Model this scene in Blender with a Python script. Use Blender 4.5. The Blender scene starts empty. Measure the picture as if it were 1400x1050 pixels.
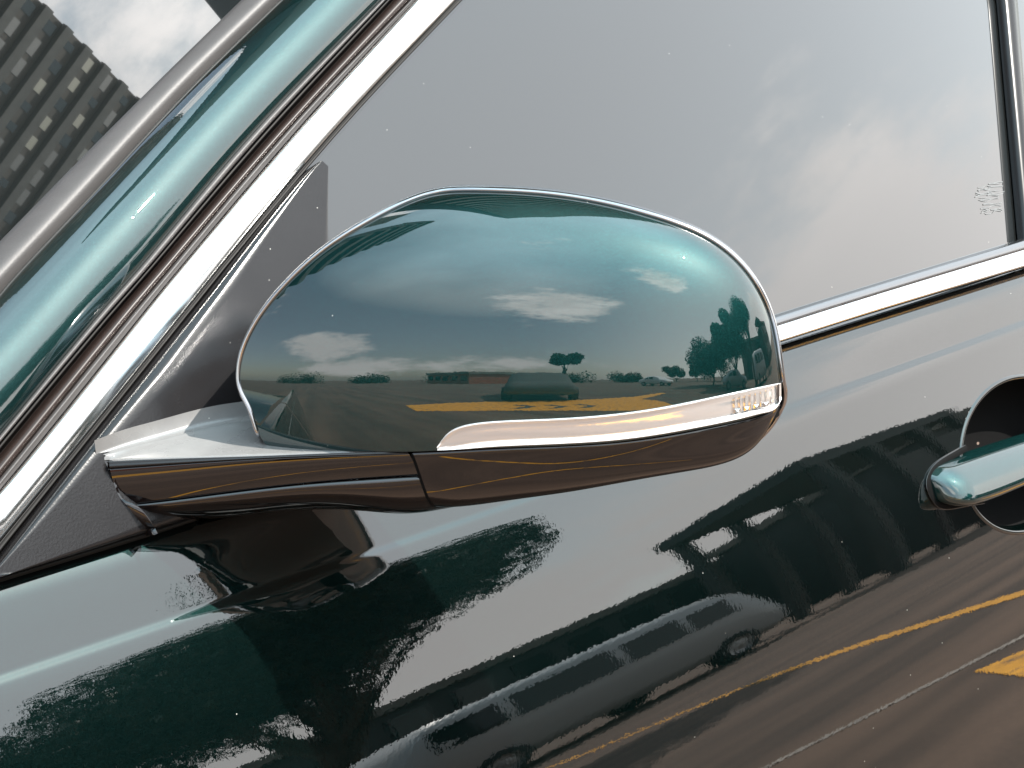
import bpy, bmesh, random
import numpy as np
from math import sin, cos, tan, radians, pi, sqrt, atan2, hypot
from mathutils import Vector, Matrix
random.seed(7)
SC = bpy.context.scene
COL = SC.collection

# ------------------------------------------------------------------ camera
YAW, PITCH, FPX = radians(47), radians(14), 2200.0
CAM = np.array([0.0, -0.57, 1.2])
FW = np.array([sin(YAW)*cos(PITCH), cos(YAW)*cos(PITCH), -sin(PITCH)])
RT = np.array([cos(YAW), -sin(YAW), 0.0])
UP = np.cross(RT, FW)
cd = bpy.data.cameras.new('camera')
cam = bpy.data.objects.new('camera', cd); COL.objects.link(cam)
cd.sensor_width = 36; cd.lens = FPX/1400*36; cd.clip_start = 0.02; cd.clip_end = 6000
cam.matrix_world = Matrix(((RT[0], UP[0], -FW[0], CAM[0]), (RT[1], UP[1], -FW[1], CAM[1]),
                           (RT[2], UP[2], -FW[2], CAM[2]), (0, 0, 0, 1)))
SC.camera = cam

# ------------------------------------------------------------------ sun, sky, exposure
SUN_DIR = Vector((0.33, -0.44, 0.84)).normalized()
SUN_EL = np.arcsin(SUN_DIR.z)
sd = bpy.data.lights.new('sun', 'SUN'); sd.energy = 4.2; sd.angle = radians(0.5); sd.color = (1, .95, .88)
sun = bpy.data.objects.new('sun', sd); COL.objects.link(sun)
sun.rotation_euler = SUN_DIR.to_track_quat('Z', 'Y').to_euler()
SC.view_settings.view_transform = 'Standard'; SC.view_settings.look = 'None'
SC.view_settings.gamma = 1; SC.view_settings.exposure = 0.95
SC.cycles.max_bounces = 8; SC.cycles.glossy_bounces = 5

def nn(nt, typ, **kw):
    n = nt.nodes.new(typ)
    for k, v in kw.items(): setattr(n, k, v)
    return n
def L(nt, a, b): nt.links.new(a, b)
def mth(nt, op, a, b=None, clamp=False):
    n = nn(nt, 'ShaderNodeMath', operation=op); n.use_clamp = clamp
    for i, x in enumerate((a, b)):
        if x is None: continue
        if isinstance(x, (int, float)): n.inputs[i].default_value = x
        else: L(nt, x, n.inputs[i])
    return n.outputs[0]

w = bpy.data.worlds.new('World'); SC.world = w; w.use_nodes = True
nt = w.node_tree; nt.nodes.clear()
out = nn(nt, 'ShaderNodeOutputWorld'); bg = nn(nt, 'ShaderNodeBackground'); bg.inputs['Strength'].default_value = 0.12
sky = nn(nt, 'ShaderNodeTexSky', sky_type='NISHITA', sun_disc=False)
sky.sun_elevation = float(SUN_EL); sky.sun_rotation = atan2(SUN_DIR.x, SUN_DIR.y)
sky.air_density = 1.3; sky.dust_density = 1.8; sky.ozone_density = 1.0
tc = nn(nt, 'ShaderNodeTexCoord'); sep = nn(nt, 'ShaderNodeSeparateXYZ'); L(nt, tc.outputs['Generated'], sep.inputs[0])
def noise(scale, detail=6, rough=.55, vec=None, stretch=(1, 1, 2.2), loc=(0, 0, 0)):
    mp = nn(nt, 'ShaderNodeMapping'); mp.inputs['Scale'].default_value = stretch; mp.inputs['Location'].default_value = loc
    L(nt, vec or tc.outputs['Generated'], mp.inputs[0])
    n = nn(nt, 'ShaderNodeTexNoise'); n.inputs['Scale'].default_value = scale
    n.inputs['Detail'].default_value = detail; n.inputs['Roughness'].default_value = rough
    L(nt, mp.outputs[0], n.inputs['Vector']); return n.outputs['Fac']
n1 = noise(2.6, 7, .58, loc=(3.1, 1.7, .4)); n2 = noise(1.1, 4, .5, loc=(.3, 7.7, 2.0), stretch=(1, 1, 1.5))
# cloud banks: heaped clouds at given bearings of the sky (azimuth from the car's rear towards its near side, elevation, width, height)
def bump(az, el, wa, we):
    d = (cos(radians(az))*cos(radians(el)), -sin(radians(az))*cos(radians(el)), sin(radians(el)))
    t = (sin(radians(az)), cos(radians(az)), 0)
    du = nn(nt, 'ShaderNodeVectorMath', operation='DOT_PRODUCT'); L(nt, tc.outputs['Generated'], du.inputs[0]); du.inputs[1].default_value = t
    dd = nn(nt, 'ShaderNodeVectorMath', operation='DOT_PRODUCT'); L(nt, tc.outputs['Generated'], dd.inputs[0]); dd.inputs[1].default_value = d
    a = mth(nt, 'DIVIDE', du.outputs['Value'], sin(radians(wa)))
    b = mth(nt, 'DIVIDE', mth(nt, 'SUBTRACT', sep.outputs['Z'], sin(radians(el))), sin(radians(we)))
    r = mth(nt, 'ADD', mth(nt, 'MULTIPLY', a, a), mth(nt, 'MULTIPLY', b, b))
    g = mth(nt, 'SUBTRACT', 1.0, r, True)
    return mth(nt, 'MULTIPLY', g, mth(nt, 'GREATER_THAN', dd.outputs['Value'], 0.0))
CLOUDS = [(30, 8, 21, 17), (180, 12, 17, 8), (133, 30, 17, 9), (98, 46, 12, 8), (160, 5, 34, 5), (60, 12, 26, 9)]
acc = None
for c in CLOUDS:
    b = bump(*c); acc = b if acc is None else mth(nt, 'MAXIMUM', acc, b)
m = mth(nt, 'ADD', mth(nt, 'MULTIPLY', n1, 1.1), mth(nt, 'MULTIPLY', n2, .55))
n3 = noise(11, 6, .65, loc=(1.3, .2, 5.1), stretch=(1, 1, 2.6))
m = mth(nt, 'ADD', m, mth(nt, 'MULTIPLY', mth(nt, 'SUBTRACT', n3, .5), .75))
m = mth(nt, 'ADD', m, mth(nt, 'MULTIPLY', acc, .62))
mr = nn(nt, 'ShaderNodeMapRange', interpolation_type='SMOOTHSTEP'); L(nt, m, mr.inputs['Value'])
mr.inputs['From Min'].default_value = 1.00; mr.inputs['From Max'].default_value = 1.36
mr.inputs['To Max'].default_value = .95
shade = nn(nt, 'ShaderNodeMapRange'); L(nt, n1, shade.inputs['Value'])
shade.inputs['From Min'].default_value = .4; shade.inputs['From Max'].default_value = .7
shade.inputs['To Min'].default_value = .2; shade.inputs['To Max'].default_value = 1
low_ = nn(nt, 'ShaderNodeMapRange', interpolation_type='SMOOTHSTEP'); L(nt, sep.outputs['Z'], low_.inputs['Value']); low_.inputs['From Min'].default_value = .24; low_.inputs['From Max'].default_value = .52; low_.inputs['To Min'].default_value = .0
ccol = nn(nt, 'ShaderNodeMix', data_type='RGBA'); L(nt, mth(nt, 'MULTIPLY', shade.outputs[0], low_.outputs[0]), ccol.inputs[0])
ccol.inputs[6].default_value = (11.2, 10.9, 10.7, 1); ccol.inputs[7].default_value = (20.5, 19.8, 19.2, 1)
mix = nn(nt, 'ShaderNodeMix', data_type='RGBA'); L(nt, mr.outputs[0], mix.inputs[0])
# horizon haze
hz = nn(nt, 'ShaderNodeMapRange', interpolation_type='SMOOTHSTEP'); L(nt, sep.outputs['Z'], hz.inputs['Value'])
hz.inputs['From Min'].default_value = 0.0; hz.inputs['From Max'].default_value = .5
hz.inputs['To Min'].default_value = .75; hz.inputs['To Max'].default_value = .55
hm = nn(nt, 'ShaderNodeMix', data_type='RGBA'); rd = nn(nt, 'ShaderNodeVectorMath', operation='DOT_PRODUCT'); L(nt, tc.outputs['Generated'], rd.inputs[0]); rd.inputs[1].default_value = (cos(radians(35)), -sin(radians(35)), 0)
rm = nn(nt, 'ShaderNodeMapRange', interpolation_type='SMOOTHSTEP'); L(nt, rd.outputs['Value'], rm.inputs['Value'])
rm.inputs['From Min'].default_value = -.35; rm.inputs['From Max'].default_value = .5; rm.inputs['To Min'].default_value = .25
veil = bump(150, 58, 48, 30)
L(nt, mth(nt, 'MAXIMUM', mth(nt, 'MULTIPLY', hz.outputs[0], rm.outputs[0]), mth(nt, 'MULTIPLY', veil, mth(nt, 'MULTIPLY', n2, 1.7))), hm.inputs[0]); L(nt, sky.outputs[0], hm.inputs[6])
hc = nn(nt, 'ShaderNodeMapRange', interpolation_type='SMOOTHSTEP'); L(nt, sep.outputs['Z'], hc.inputs['Value'])
hc.inputs['From Min'].default_value = .45; hc.inputs['From Max'].default_value = .85
hcm = nn(nt, 'ShaderNodeMix', data_type='RGBA'); L(nt, hc.outputs[0], hcm.inputs[0])
hcm.inputs[6].default_value = (13.6, 14.0, 13.6, 1); hcm.inputs[7].default_value = (10.5, 14.5, 16.2, 1); L(nt, hcm.outputs[2], hm.inputs[7])
L(nt, hm.outputs[2], mix.inputs[6]); L(nt, ccol.outputs[2], mix.inputs[7])
L(nt, mix.outputs[2], bg.inputs[0]); L(nt, bg.outputs[0], out.inputs[0])

# ------------------------------------------------------------------ materials
def hexmix(a, b, f): return tuple(a[i]*(1-f)+b[i]*f for i in range(3))
def mat(name, col, rough=.5, metal=0, coat=0, coat_ior=1.5, coat_rough=.02, ior=1.5, var=0, vscale=60, bump=0, bscale=300,
        speck=0, dust=0, peel=0, rvar=0, coord='Object', stretch=(1, 1, 1), tint=None):
    m = bpy.data.materials.new(name); m.use_nodes = True; t = m.node_tree
    b = t.nodes['Principled BSDF']; g = lambda k: b.inputs[k]
    g('Base Color').default_value = (*col, 1); g('Roughness').default_value = rough; g('Metallic').default_value = metal
    g('Coat Weight').default_value = coat; g('Coat IOR').default_value = coat_ior; g('Coat Roughness').default_value = coat_rough
    g('IOR').default_value = ior
    if tint: g('Specular Tint').default_value = (*tint, 1)
    tcn = nn(t, 'ShaderNodeTexCoord'); mp = nn(t, 'ShaderNodeMapping'); mp.inputs['Scale'].default_value = stretch
    L(t, tcn.outputs[coord], mp.inputs[0]); vec = mp.outputs[0]
    colout = None
    if var:
        n = nn(t, 'ShaderNodeTexNoise'); n.inputs['Scale'].default_value = vscale; n.inputs['Detail'].default_value = 8; n.inputs['Roughness'].default_value = .6
        L(t, vec, n.inputs['Vector'])
        r = nn(t, 'ShaderNodeValToRGB'); L(t, n.outputs['Fac'], r.inputs[0])
        r.color_ramp.elements[0].position = .3; r.color_ramp.elements[1].position = .7
        r.color_ramp.elements[0].color = (*[c*(1-var) for c in col], 1); r.color_ramp.elements[1].color = (*[min(1, c*(1+var)) for c in col], 1)
        colout = r.outputs[0]
    if speck:      # metal flake: tiny cells of lighter and darker pigment
        v = nn(t, 'ShaderNodeTexVoronoi'); v.inputs['Scale'].default_value = 2600; L(t, vec, v.inputs['Vector'])
        s = nn(t, 'ShaderNodeSeparateColor'); L(t, v.outputs['Color'], s.inputs[0])
        mx = nn(t, 'ShaderNodeMix', data_type='RGBA', blend_type='MULTIPLY'); mx.inputs[0].default_value = 1
        if colout is None: mx.inputs[6].default_value = (*col, 1)
        else: L(t, colout, mx.inputs[6])
        k = mth(t, 'ADD', mth(t, 'MULTIPLY', mth(t, 'POWER', s.outputs[0], 4.0), speck*3), 1-speck*.4)
        cb = nn(t, 'ShaderNodeCombineColor'); [L(t, k, cb.inputs[i]) for i in range(3)]
        L(t, cb.outputs[0], mx.inputs[7]); colout = mx.outputs[2]
        # each flake tips a little
        bn = nn(t, 'ShaderNodeBump'); bn.inputs['Strength'].default_value = .25; bn.inputs['Distance'].default_value = .0004
        L(t, s.outputs[1], bn.inputs['Height']); L(t, bn.outputs[0], g('Normal'))
    if dust:       # specks of dust lying on the surface
        v = nn(t, 'ShaderNodeTexVoronoi'); v.inputs['Scale'].default_value = 160; L(t, vec, v.inputs['Vector'])
        sp = mth(t, 'LESS_THAN', v.outputs['Distance'], .045)
        s = nn(t, 'ShaderNodeSeparateColor'); L(t, v.outputs['Color'], s.inputs[0])
        sp = mth(t, 'MULTIPLY', sp, mth(t, 'GREATER_THAN', s.outputs[0], 1-dust))
        mx = nn(t, 'ShaderNodeMix', data_type='RGBA'); L(t, sp, mx.inputs[0])
        if colout is None: mx.inputs[6].default_value = (*col, 1)
        else: L(t, colout, mx.inputs[6])
        mx.inputs[7].default_value = (.55, .53, .48, 1); colout = mx.outputs[2]
        if metal: L(t, mth(t, 'MULTIPLY', mth(t, 'SUBTRACT', 1.0, sp), metal), g('Metallic'))
        if coat: L(t, mth(t, 'MULTIPLY', mth(t, 'SUBTRACT', 1.0, mth(t, 'MULTIPLY', sp, .6)), coat), g('Coat Weight'))
    if colout is not None: L(t, colout, g('Base Color'))
    if rvar:
        n = nn(t, 'ShaderNodeTexNoise'); n.inputs['Scale'].default_value = vscale; n.inputs['Detail'].default_value = 8; L(t, vec, n.inputs['Vector'])
        mr = nn(t, 'ShaderNodeMapRange'); L(t, n.outputs[0], mr.inputs[0])
        mr.inputs[3].default_value = max(0, rough-rvar); mr.inputs[4].default_value = rough+rvar; L(t, mr.outputs[0], g('Roughness'))
    if bump:
        n = nn(t, 'ShaderNodeTexNoise'); n.inputs['Scale'].default_value = bscale; n.inputs['Detail'].default_value = 4; L(t, vec, n.inputs['Vector'])
        bn = nn(t, 'ShaderNodeBump'); bn.inputs['Strength'].default_value = bump; bn.inputs['Distance'].default_value = .002
        L(t, n.outputs[0], bn.inputs['Height']); L(t, bn.outputs[0], g('Normal'))
    if peel:       # orange peel of the clear coat
        n = nn(t, 'ShaderNodeTexNoise'); n.inputs['Scale'].default_value = 420; n.inputs['Detail'].default_value = 2; L(t, tcn.outputs[coord], n.inputs['Vector'])
        n2 = nn(t, 'ShaderNodeTexNoise'); n2.inputs['Scale'].default_value = 45; n2.inputs['Detail'].default_value = 2; L(t, tcn.outputs[coord], n2.inputs['Vector'])
        hh = mth(t, 'ADD', n.outputs[0], mth(t, 'MULTIPLY', n2.outputs[0], 1.4))
        bn = nn(t, 'ShaderNodeBump'); bn.inputs['Strength'].default_value = peel; bn.inputs['Distance'].default_value = .0002
        L(t, hh, bn.inputs['Height']); L(t, bn.outputs[0], g('Coat Normal'))
    return m
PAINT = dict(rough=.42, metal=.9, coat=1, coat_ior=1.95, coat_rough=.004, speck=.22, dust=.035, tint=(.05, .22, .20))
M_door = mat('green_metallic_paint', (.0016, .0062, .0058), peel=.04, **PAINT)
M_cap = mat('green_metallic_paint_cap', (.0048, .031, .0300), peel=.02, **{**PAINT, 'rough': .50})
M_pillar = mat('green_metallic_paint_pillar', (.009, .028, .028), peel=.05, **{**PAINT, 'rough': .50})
M_piano = mat('gloss_black_plastic', (.006, .004, .004), rough=.02, ior=1.78, dust=.12)
M_bezel = mat('silver_rim', (.42, .41, .42), rough=.16, metal=1, coat=.5)
M_satin = mat('satin_black_plastic', (.013, .012, .0125), rough=.20, ior=1.47, var=.15, vscale=25, bump=.03, bscale=900, rvar=.05, dust=.3)
M_armtop = mat('grey_satin_plastic', (.20, .195, .19), rough=.28, ior=1.6, var=.12, vscale=40, rvar=.08, dust=.4)
M_rubber = mat('black_rubber_seal', (.006, .0055, .005), rough=.5, ior=1.3, var=.2, vscale=80)
M_brownrub = mat('brown_black_seal', (.028, .018, .015), rough=.38, ior=1.4, var=.15, vscale=80)
M_trim = mat('grey_satin_screen_trim', (.070, .064, .062), rough=.48, var=.12, vscale=30, bump=.08, bscale=1200)
M_chrome = mat('satin_chrome', (.80, .79, .77), rough=.17, metal=1, var=.05, vscale=30, rvar=.05)
M_dimchrome = mat('dim_chrome_tone', (.26, .26, .265), rough=.25, metal=1)  # chrome darkened in colour for the moulding's dimmer upper reflection
M_chrome2 = mat('bright_chrome', (.86, .85, .84), rough=.06, metal=1)
M_lens = mat('turn_lens', (.93, .89, .86), rough=.10, metal=.7, coat=1, coat_ior=1.6, bump=.12, bscale=55)
M_hole = mat('black_recess', (.004, .004, .004), rough=.8, ior=1.2)
M_glass = mat('tinted_window_glass', (.010, .011, .011), rough=.02, coat=1, coat_ior=1.8, coat_rough=.0, ior=1.42, dust=.05)
M_wind = mat('windscreen_glass', (.010, .012, .012), rough=.02, coat=1, coat_ior=1.6, coat_rough=0)
M_mirror = mat('mirror_glass', (.8, .8, .8), rough=.01, metal=1)
M_etch = mat('etched_mark', (.19, .195, .195), rough=.6)
M_post = mat('gloss_black_post', (.010, .009, .009), rough=.25, ior=1.4, dust=.1)
M_tyre = mat('tyre_rubber', (.02, .02, .02), rough=.8)

# ------------------------------------------------------------------ object helpers
def setp(o, label=None, cat=None, group=None, kind=None):
    if label: o['label'] = label
    if cat: o['category'] = cat
    if group: o['group'] = group
    if kind: o['kind'] = kind
    return o
def mesh(name, verts, faces, m, parent=None, smooth=True):
    me = bpy.data.meshes.new(name); me.from_pydata([tuple(map(float, v)) for v in verts], [], faces)
    me.materials.append(m)
    if smooth: me.polygons.foreach_set('use_smooth', [True]*len(me.polygons))
    me.update()
    o = bpy.data.objects.new(name, me); COL.objects.link(o)
    if parent: o.parent = parent
    return o
def empty(name, loc=(0, 0, 0), parent=None, rz=0):
    o = bpy.data.objects.new(name, None); COL.objects.link(o); o.location = loc; o.rotation_euler = (0, 0, rz)
    if parent: o.parent = parent
    return o
def gridfaces(nr, nc, off=0, flip=False, wrap=False):
    f = []
    for i in range(nr-1):
        for j in range(nc if wrap else nc-1):
            a = off+i*nc+j; b = off+i*nc+(j+1) % nc; c = off+(i+1)*nc+(j+1) % nc; d = off+(i+1)*nc+j
            f.append((a, d, c, b) if flip else (a, b, c, d))
    return f
def gridobj(name, P, m, parent=None, flip=False, wrap=False, smooth=True):
    """P: rows x cols x 3"""
    P = np.asarray(P, float); nr, nc, _ = P.shape
    return mesh(name, P.reshape(-1, 3), gridfaces(nr, nc, 0, flip, wrap), m, parent, smooth)
def catmull(pts, n):
    """smooth curve through points (any dimension), n samples"""
    P = np.asarray(pts, float); k = len(P)
    d = np.r_[0, np.cumsum(np.sqrt(np.linalg.norm(np.diff(P, axis=0), axis=1)))]
    # natural cubic spline per coordinate with centripetal-like parameter
    h = np.diff(d); A = np.zeros((k, k)); B = np.zeros((k, P.shape[1])); A[0, 0] = A[-1, -1] = 1
    for i in range(1, k-1):
        A[i, i-1] = h[i-1]; A[i, i] = 2*(h[i-1]+h[i]); A[i, i+1] = h[i]
        B[i] = 6*((P[i+1]-P[i])/h[i]-(P[i]-P[i-1])/h[i-1])
    Mx = np.linalg.solve(A, B); t = np.linspace(0, d[-1], n); out = []
    for x in t:
        i = min(k-2, max(0, int(np.searchsorted(d, x)-1))); a = d[i+1]-x; b = x-d[i]
        out.append((Mx[i]*a**3+Mx[i+1]*b**3)/(6*h[i])+(P[i]/h[i]-Mx[i]*h[i]/6)*a+(P[i+1]/h[i]-Mx[i+1]*h[i]/6)*b)
    return np.array(out)
def resamp(pts, n):
    P = np.asarray(pts, float); d = np.r_[0, np.cumsum(np.linalg.norm(np.diff(P, axis=0), axis=1))]; t = np.linspace(0, d[-1], n)
    return np.stack([np.interp(t, d, P[:, i]) for i in range(P.shape[1])], 1)

# sight lines of the photograph: used to measure where an edge meets a real surface of the car
def ray(u, v):
    d = FW+RT*(u-700)/FPX-UP*(v-525)/FPX
    return d/np.linalg.norm(d)
def proj(P):
    d = np.asarray(P, float)-CAM; z = d@FW
    return 700+FPX*(d@RT)/z, 525-FPX*(d@UP)/z
def onplane(u, v, P0, n):
    d = ray(u, v); return CAM+d*(np.dot(P0-CAM, n)/np.dot(d, n))

# ------------------------------------------------------------------ the body side surface
def zbelt(x): return .966+.013*(x-.307)
KH = [0, .003, .008, .020, .0304, .0322, .0342, .042, .080, .115, .150, .200, .300, .450, .700]
KA = [62, 42, 31, 29.5, 30, 50, 33, 27.5, 23.5, 19.7, 16.3, 11.5, 3, 0, -10]
_h = np.linspace(0, .8, 4001); _a = np.interp(_h, KH, KA)
_k = np.exp(-.5*(np.linspace(-3, 3, 9))**2); _k /= _k.sum(); _a = np.convolve(np.pad(_a, 4, 'edge'), _k, 'valid')
_y = np.r_[0, np.cumsum(np.tan(np.radians((_a[1:]+_a[:-1])/2)))*(_h[1]-_h[0])]
TUMBLE = tan(radians(26))
def plan(x): return .020*(np.asarray(x)-.9)**2*1.0-.020*.36
def body_y(x, z):
    h = zbelt(x)-z
    low = -np.interp(h, _h, _y); up_ = (-h)*TUMBLE
    return np.where(h >= 0, low, up_)+plan(x)
def onbody(u, v, off=0.0):
    d = ray(u, v); P = CAM+d*(.57/d[1])
    for _ in range(40):
        y = float(body_y(P[0], P[2]))-off; P = P+d*((y-P[1])/d[1])*.9
    return P
def glassn(x=0): n = np.array([0, -1, TUMBLE]); return n/np.linalg.norm(n)
def onglass(u, v, off=0.0):
    """greenhouse surface, continued below the belt"""
    d = ray(u, v); P = CAM+d*(.57/d[1])
    for _ in range(40):
        y = float((P[2]-zbelt(P[0]))*TUMBLE+plan(P[0]))-off; P = P+d*((y-P[1])/d[1])*.9
    return P

car = empty('parked_car', (.5, .9, 0))
setp(car, 'dark green metallic car with a rounded wing mirror, tinted windows and chrome window trim', 'car')
car_off = Vector(car.location)
def PZ(name, parent=car, **k):
    e = empty(name, (0, 0, 0), parent); e.location = -car_off if parent is car else (0, 0, 0)
    setp(e, **k) if k else None; return e
def C0(o):
    """parts are meshed in world space; hang them on the car without moving them"""
    o.parent = car; o.location = -car_off; return o

# door with the handle opening
HC = onbody(1405, 620)        # centre of the handle bowl
HRX, HRZ = .098, .052
def in_bowl(x, z, s=1.0): return ((x-HC[0])/(HRX*s))**2+((z-HC[2])/(HRZ*s))**2 < 1
xs = np.unique(np.r_[np.arange(-.02, HC[0]-.11, .006), np.arange(HC[0]-.11, HC[0]+.11, .0022), np.arange(HC[0]+.11, 1.40, .006)])
hs = np.unique(np.r_[np.arange(0, .028, .0011), np.arange(.028, .037, .0005), np.arange(.037, .06, .0011), np.arange(.06, .07, .0022), np.arange(.07, .26, .003), np.arange(.26, .78, .01)])
def bodygrid(xs, hs):
    P = np.zeros((len(hs), len(xs), 3))
    for i, h in enumerate(hs):
        z = zbelt(xs)-h; P[i, :, 0] = xs; P[i, :, 2] = z; P[i, :, 1] = body_y(xs, z)
    P[0, :, 1] += .010; P[0, :, 2] += .0015
    return P
G = bodygrid(xs, hs); nr, nc, _ = G.shape
keep = [f for f in gridfaces(nr, nc) if not all(in_bowl(*G.reshape(-1, 3)[k][[0, 2]], .985) for k in f)]
GV = G.reshape(-1, 3)
for k in {k for f in keep for k in f if in_bowl(GV[k][0], GV[k][2], 1.0)}:
    dx, dz_ = GV[k][0]-HC[0], GV[k][2]-HC[2]; q = sqrt((dx/HRX)**2+(dz_/HRZ)**2)
    nx_, nz_ = HC[0]+dx/q, HC[2]+dz_/q; GV[k] = (nx_, float(body_y(nx_, nz_)), nz_)
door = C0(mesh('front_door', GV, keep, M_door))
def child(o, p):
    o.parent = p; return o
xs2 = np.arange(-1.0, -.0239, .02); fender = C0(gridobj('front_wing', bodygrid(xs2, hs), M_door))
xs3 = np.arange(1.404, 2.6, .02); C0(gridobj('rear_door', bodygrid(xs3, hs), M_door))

# ------------------------------------------------------------------ ribbons: strips between two measured edges
def ribbon(name, Lp, Rp, prof, nrm, m, parent, n=60, smooth=True):
    """Lp, Rp: lists of 3-D points along the two edges; prof: [(s, height)] across; nrm: outward normal"""
    A = resamp(Lp, n); B = resamp(Rp, n); nrm = np.asarray(nrm)
    P = np.array([[A[i]*(1-s)+B[i]*s+nrm*h for i in range(n)] for s, h in prof])
    return child(gridobj(name, P, m, None, smooth=smooth), parent)
def arc(h, e=.02, n=9, base=-.004):
    s = np.linspace(0, 1, n); return [(0, base)]+[(e+(1-2*e)*a, h*sqrt(max(0, 1-(2*a-1)**2))**.6) for a in s]+[(1, base)]
gn = glassn()
def og(pts, off=0): return [onglass(u, v, off) for u, v in pts]
def ob(pts, off=0): return [onbody(u, v, off) for u, v in pts]
def lint(p, q, n=8): return [(p[0]+(q[0]-p[0])*i/(n-1), p[1]+(q[1]-p[1])*i/(n-1)) for i in range(n)]
def poly(pts, n=8):
    o = []
    for a, b in zip(pts[:-1], pts[1:]): o += lint(a, b, n)[:-1]
    return o+[pts[-1]]

# side glass
bx = np.linspace(-.1, 1.25, 60); bz = np.linspace(-.03, .42, 24)
def glassgrid(x0, x1, off, nx=60):
    bx = np.linspace(x0, x1, nx)
    return np.array([[[x, (z)*TUMBLE+plan(x)+off, zbelt(x)+z] for x in bx] for z in bz])

win = door
# B pillar: gloss black applique between the two side windows, then the rear window
def L2(p, q, n=10): return poly([p, q], n)
child(ribbon('window_post', og(poly([(1320, -320), (1368, 0), (1397, 324), (1401, 352)])), og(poly([(1344, -320), (1388, 0), (1412, 320), (1414, 350)])),
             [(0, -.004), (.02, .001), (.12, .004), (.5, .005), (.88, .004), (.98, .001), (1, -.004)], gn, M_post, door), door)
child(gridobj('rear_window_glass', glassgrid(1.262, 2.4, .006), M_glass), door)

# A pillar layers (edges measured where they cross the greenhouse surface)
EX = lambda a, b, k=.25: (a[0]+(a[0]-b[0])*k, a[1]+(a[1]-b[1])*k)
def edge(pts, k0=1.7, k1=.35, off=0.0):
    pts = [EX(pts[0], pts[1], k0)]+pts+[EX(pts[-1], pts[-2], k1)]
    c = catmull(pts, 40); return [onglass(u, v, off) for u, v in c]
e_green = edge([(522, 0), (331, 200), (200, 357), (145, 420), (0, 596)])
e_black = edge([(529, 0), (345, 200), (205, 366), (152, 426), (4, 603)])
e_brown = edge([(543, 0), (361, 200), (222, 362), (172, 420), (8, 620)])
e_thin = edge([(562, 0), (375, 200), (207, 400), (190, 420), (29, 620)])
e_chL = edge([(568, 0), (388, 200), (219, 400), (203, 420), (43, 620), (0, 671)])
e_chR = edge([(624, 0), (438, 200), (273, 400), (257, 420), (97, 620), (0, 739)])
e_dkR = edge([(633, 0), (447, 200), (282, 400), (266, 420), (107, 620), (0, 756)])
ribbon('door_seal', e_black, e_brown, [(0, -.012), (.1, -.006), (.4, -.004), (.6, -.007), (1, -.010)], gn, M_rubber, door)
ribbon('door_seal', e_brown, e_thin, [(0, -.012), (.05, -.003), (.25, .0005), (.7, .0005), (.95, -.002), (1, -.012)], gn, M_brownrub, door)
ribbon('door_seal', e_thin, e_chL, [(0, -.010), (.05, .0005), (.3, .0012), (.5, -.001), (.8, .001), (1, -.006)], gn, M_trim, door)
M_seal2 = M_brownrub
ribbon('window_trim', e_chL, e_chR, [(0, -.004), (.012, .0016), (.04, .0030), (.09, .0034), (.5, .0040), (.88, .0043), (.93, .0036), (.96, .0022), (.985, .0012), (1, -.004)], gn, M_chrome, door)
ribbon('glass_run_seal', e_chR, e_dkR, [(0, -.004), (.2, .001), (.35, -.0005), (.6, .0012), (.9, .0005), (1, -.004)], gn, M_rubber, door)

gx0 = np.array([p for p in e_chR]); gx0 = gx0[np.argsort(gx0[:, 2])]
GG = []
for z in bz:
    zz = z+.97; x0 = np.interp(zz, gx0[:, 2], gx0[:, 0])-.006
    GG.append([[x, z*TUMBLE+plan(x)+.006, zbelt(x)+z] for x in np.linspace(x0, 1.262, 60)])
child(gridobj('window_glass', np.array(GG), M_glass), door)

# windscreen plane: leans back, faces forward and up
pm = e_green[18]; Dp = e_green[4]-e_green[30]; Dp /= np.linalg.norm(Dp)
lat = np.array([-.45, 1.0, .02]); wn = np.cross(lat, Dp); wn /= np.linalg.norm(wn)
if wn[0] > 0: wn = -wn
WP = pm+np.array([-.030, .022, .006])
def onw(u, v): return onplane(u, v, WP, wn)
def wedge(pts):
    pts = [EX(pts[0], pts[1], 1.9)]+pts+[EX(pts[-1], pts[-2], .5)]
    return [onw(u, v) for u, v in catmull(pts, 40)]
w_green = wedge([(380, 0), (242, 135), (106, 282), (21, 372), (0, 397)])
w_gap = wedge([(374, 0), (236, 135), (100, 282), (15, 372), (-6, 395)])
w_trim = wedge([(334, 0), (232, 100), (102, 230), (0, 334)])
pn = (gn+wn); pn /= np.linalg.norm(pn)
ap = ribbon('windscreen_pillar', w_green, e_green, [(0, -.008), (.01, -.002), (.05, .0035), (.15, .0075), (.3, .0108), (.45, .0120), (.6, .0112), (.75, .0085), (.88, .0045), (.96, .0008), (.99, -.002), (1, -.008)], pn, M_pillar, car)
ap.location = -car_off
sr = ribbon('pillar_lip', e_green, e_black, [(0, -.008), (.1, -.001), (.5, .0002), (.9, -.002), (1, -.010)], gn, M_trim, ap)
tr = ribbon('windscreen_trim', w_trim, w_gap, [(0, -.002), (.02, .0010), (.1, .0028), (.35, .0040), (.7, .0042), (.93, .0030), (.99, .001), (1, -.006)], wn, M_trim, car); tr.location = -car_off
child(ribbon('gap_seal', w_gap, w_green, [(0, -.006), (.5, -.005), (1, -.006)], wn, M_rubber, None), tr)
wg = np.array([[w_trim[i]+(lat*t+np.array([-.05, 0, .01])*t*t)*1.35-wn*(.001+.03*t*t) for i in range(40)] for t in np.linspace(-.004, 1, 30)])
ws = C0(gridobj('windscreen', wg, M_wind))
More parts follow.
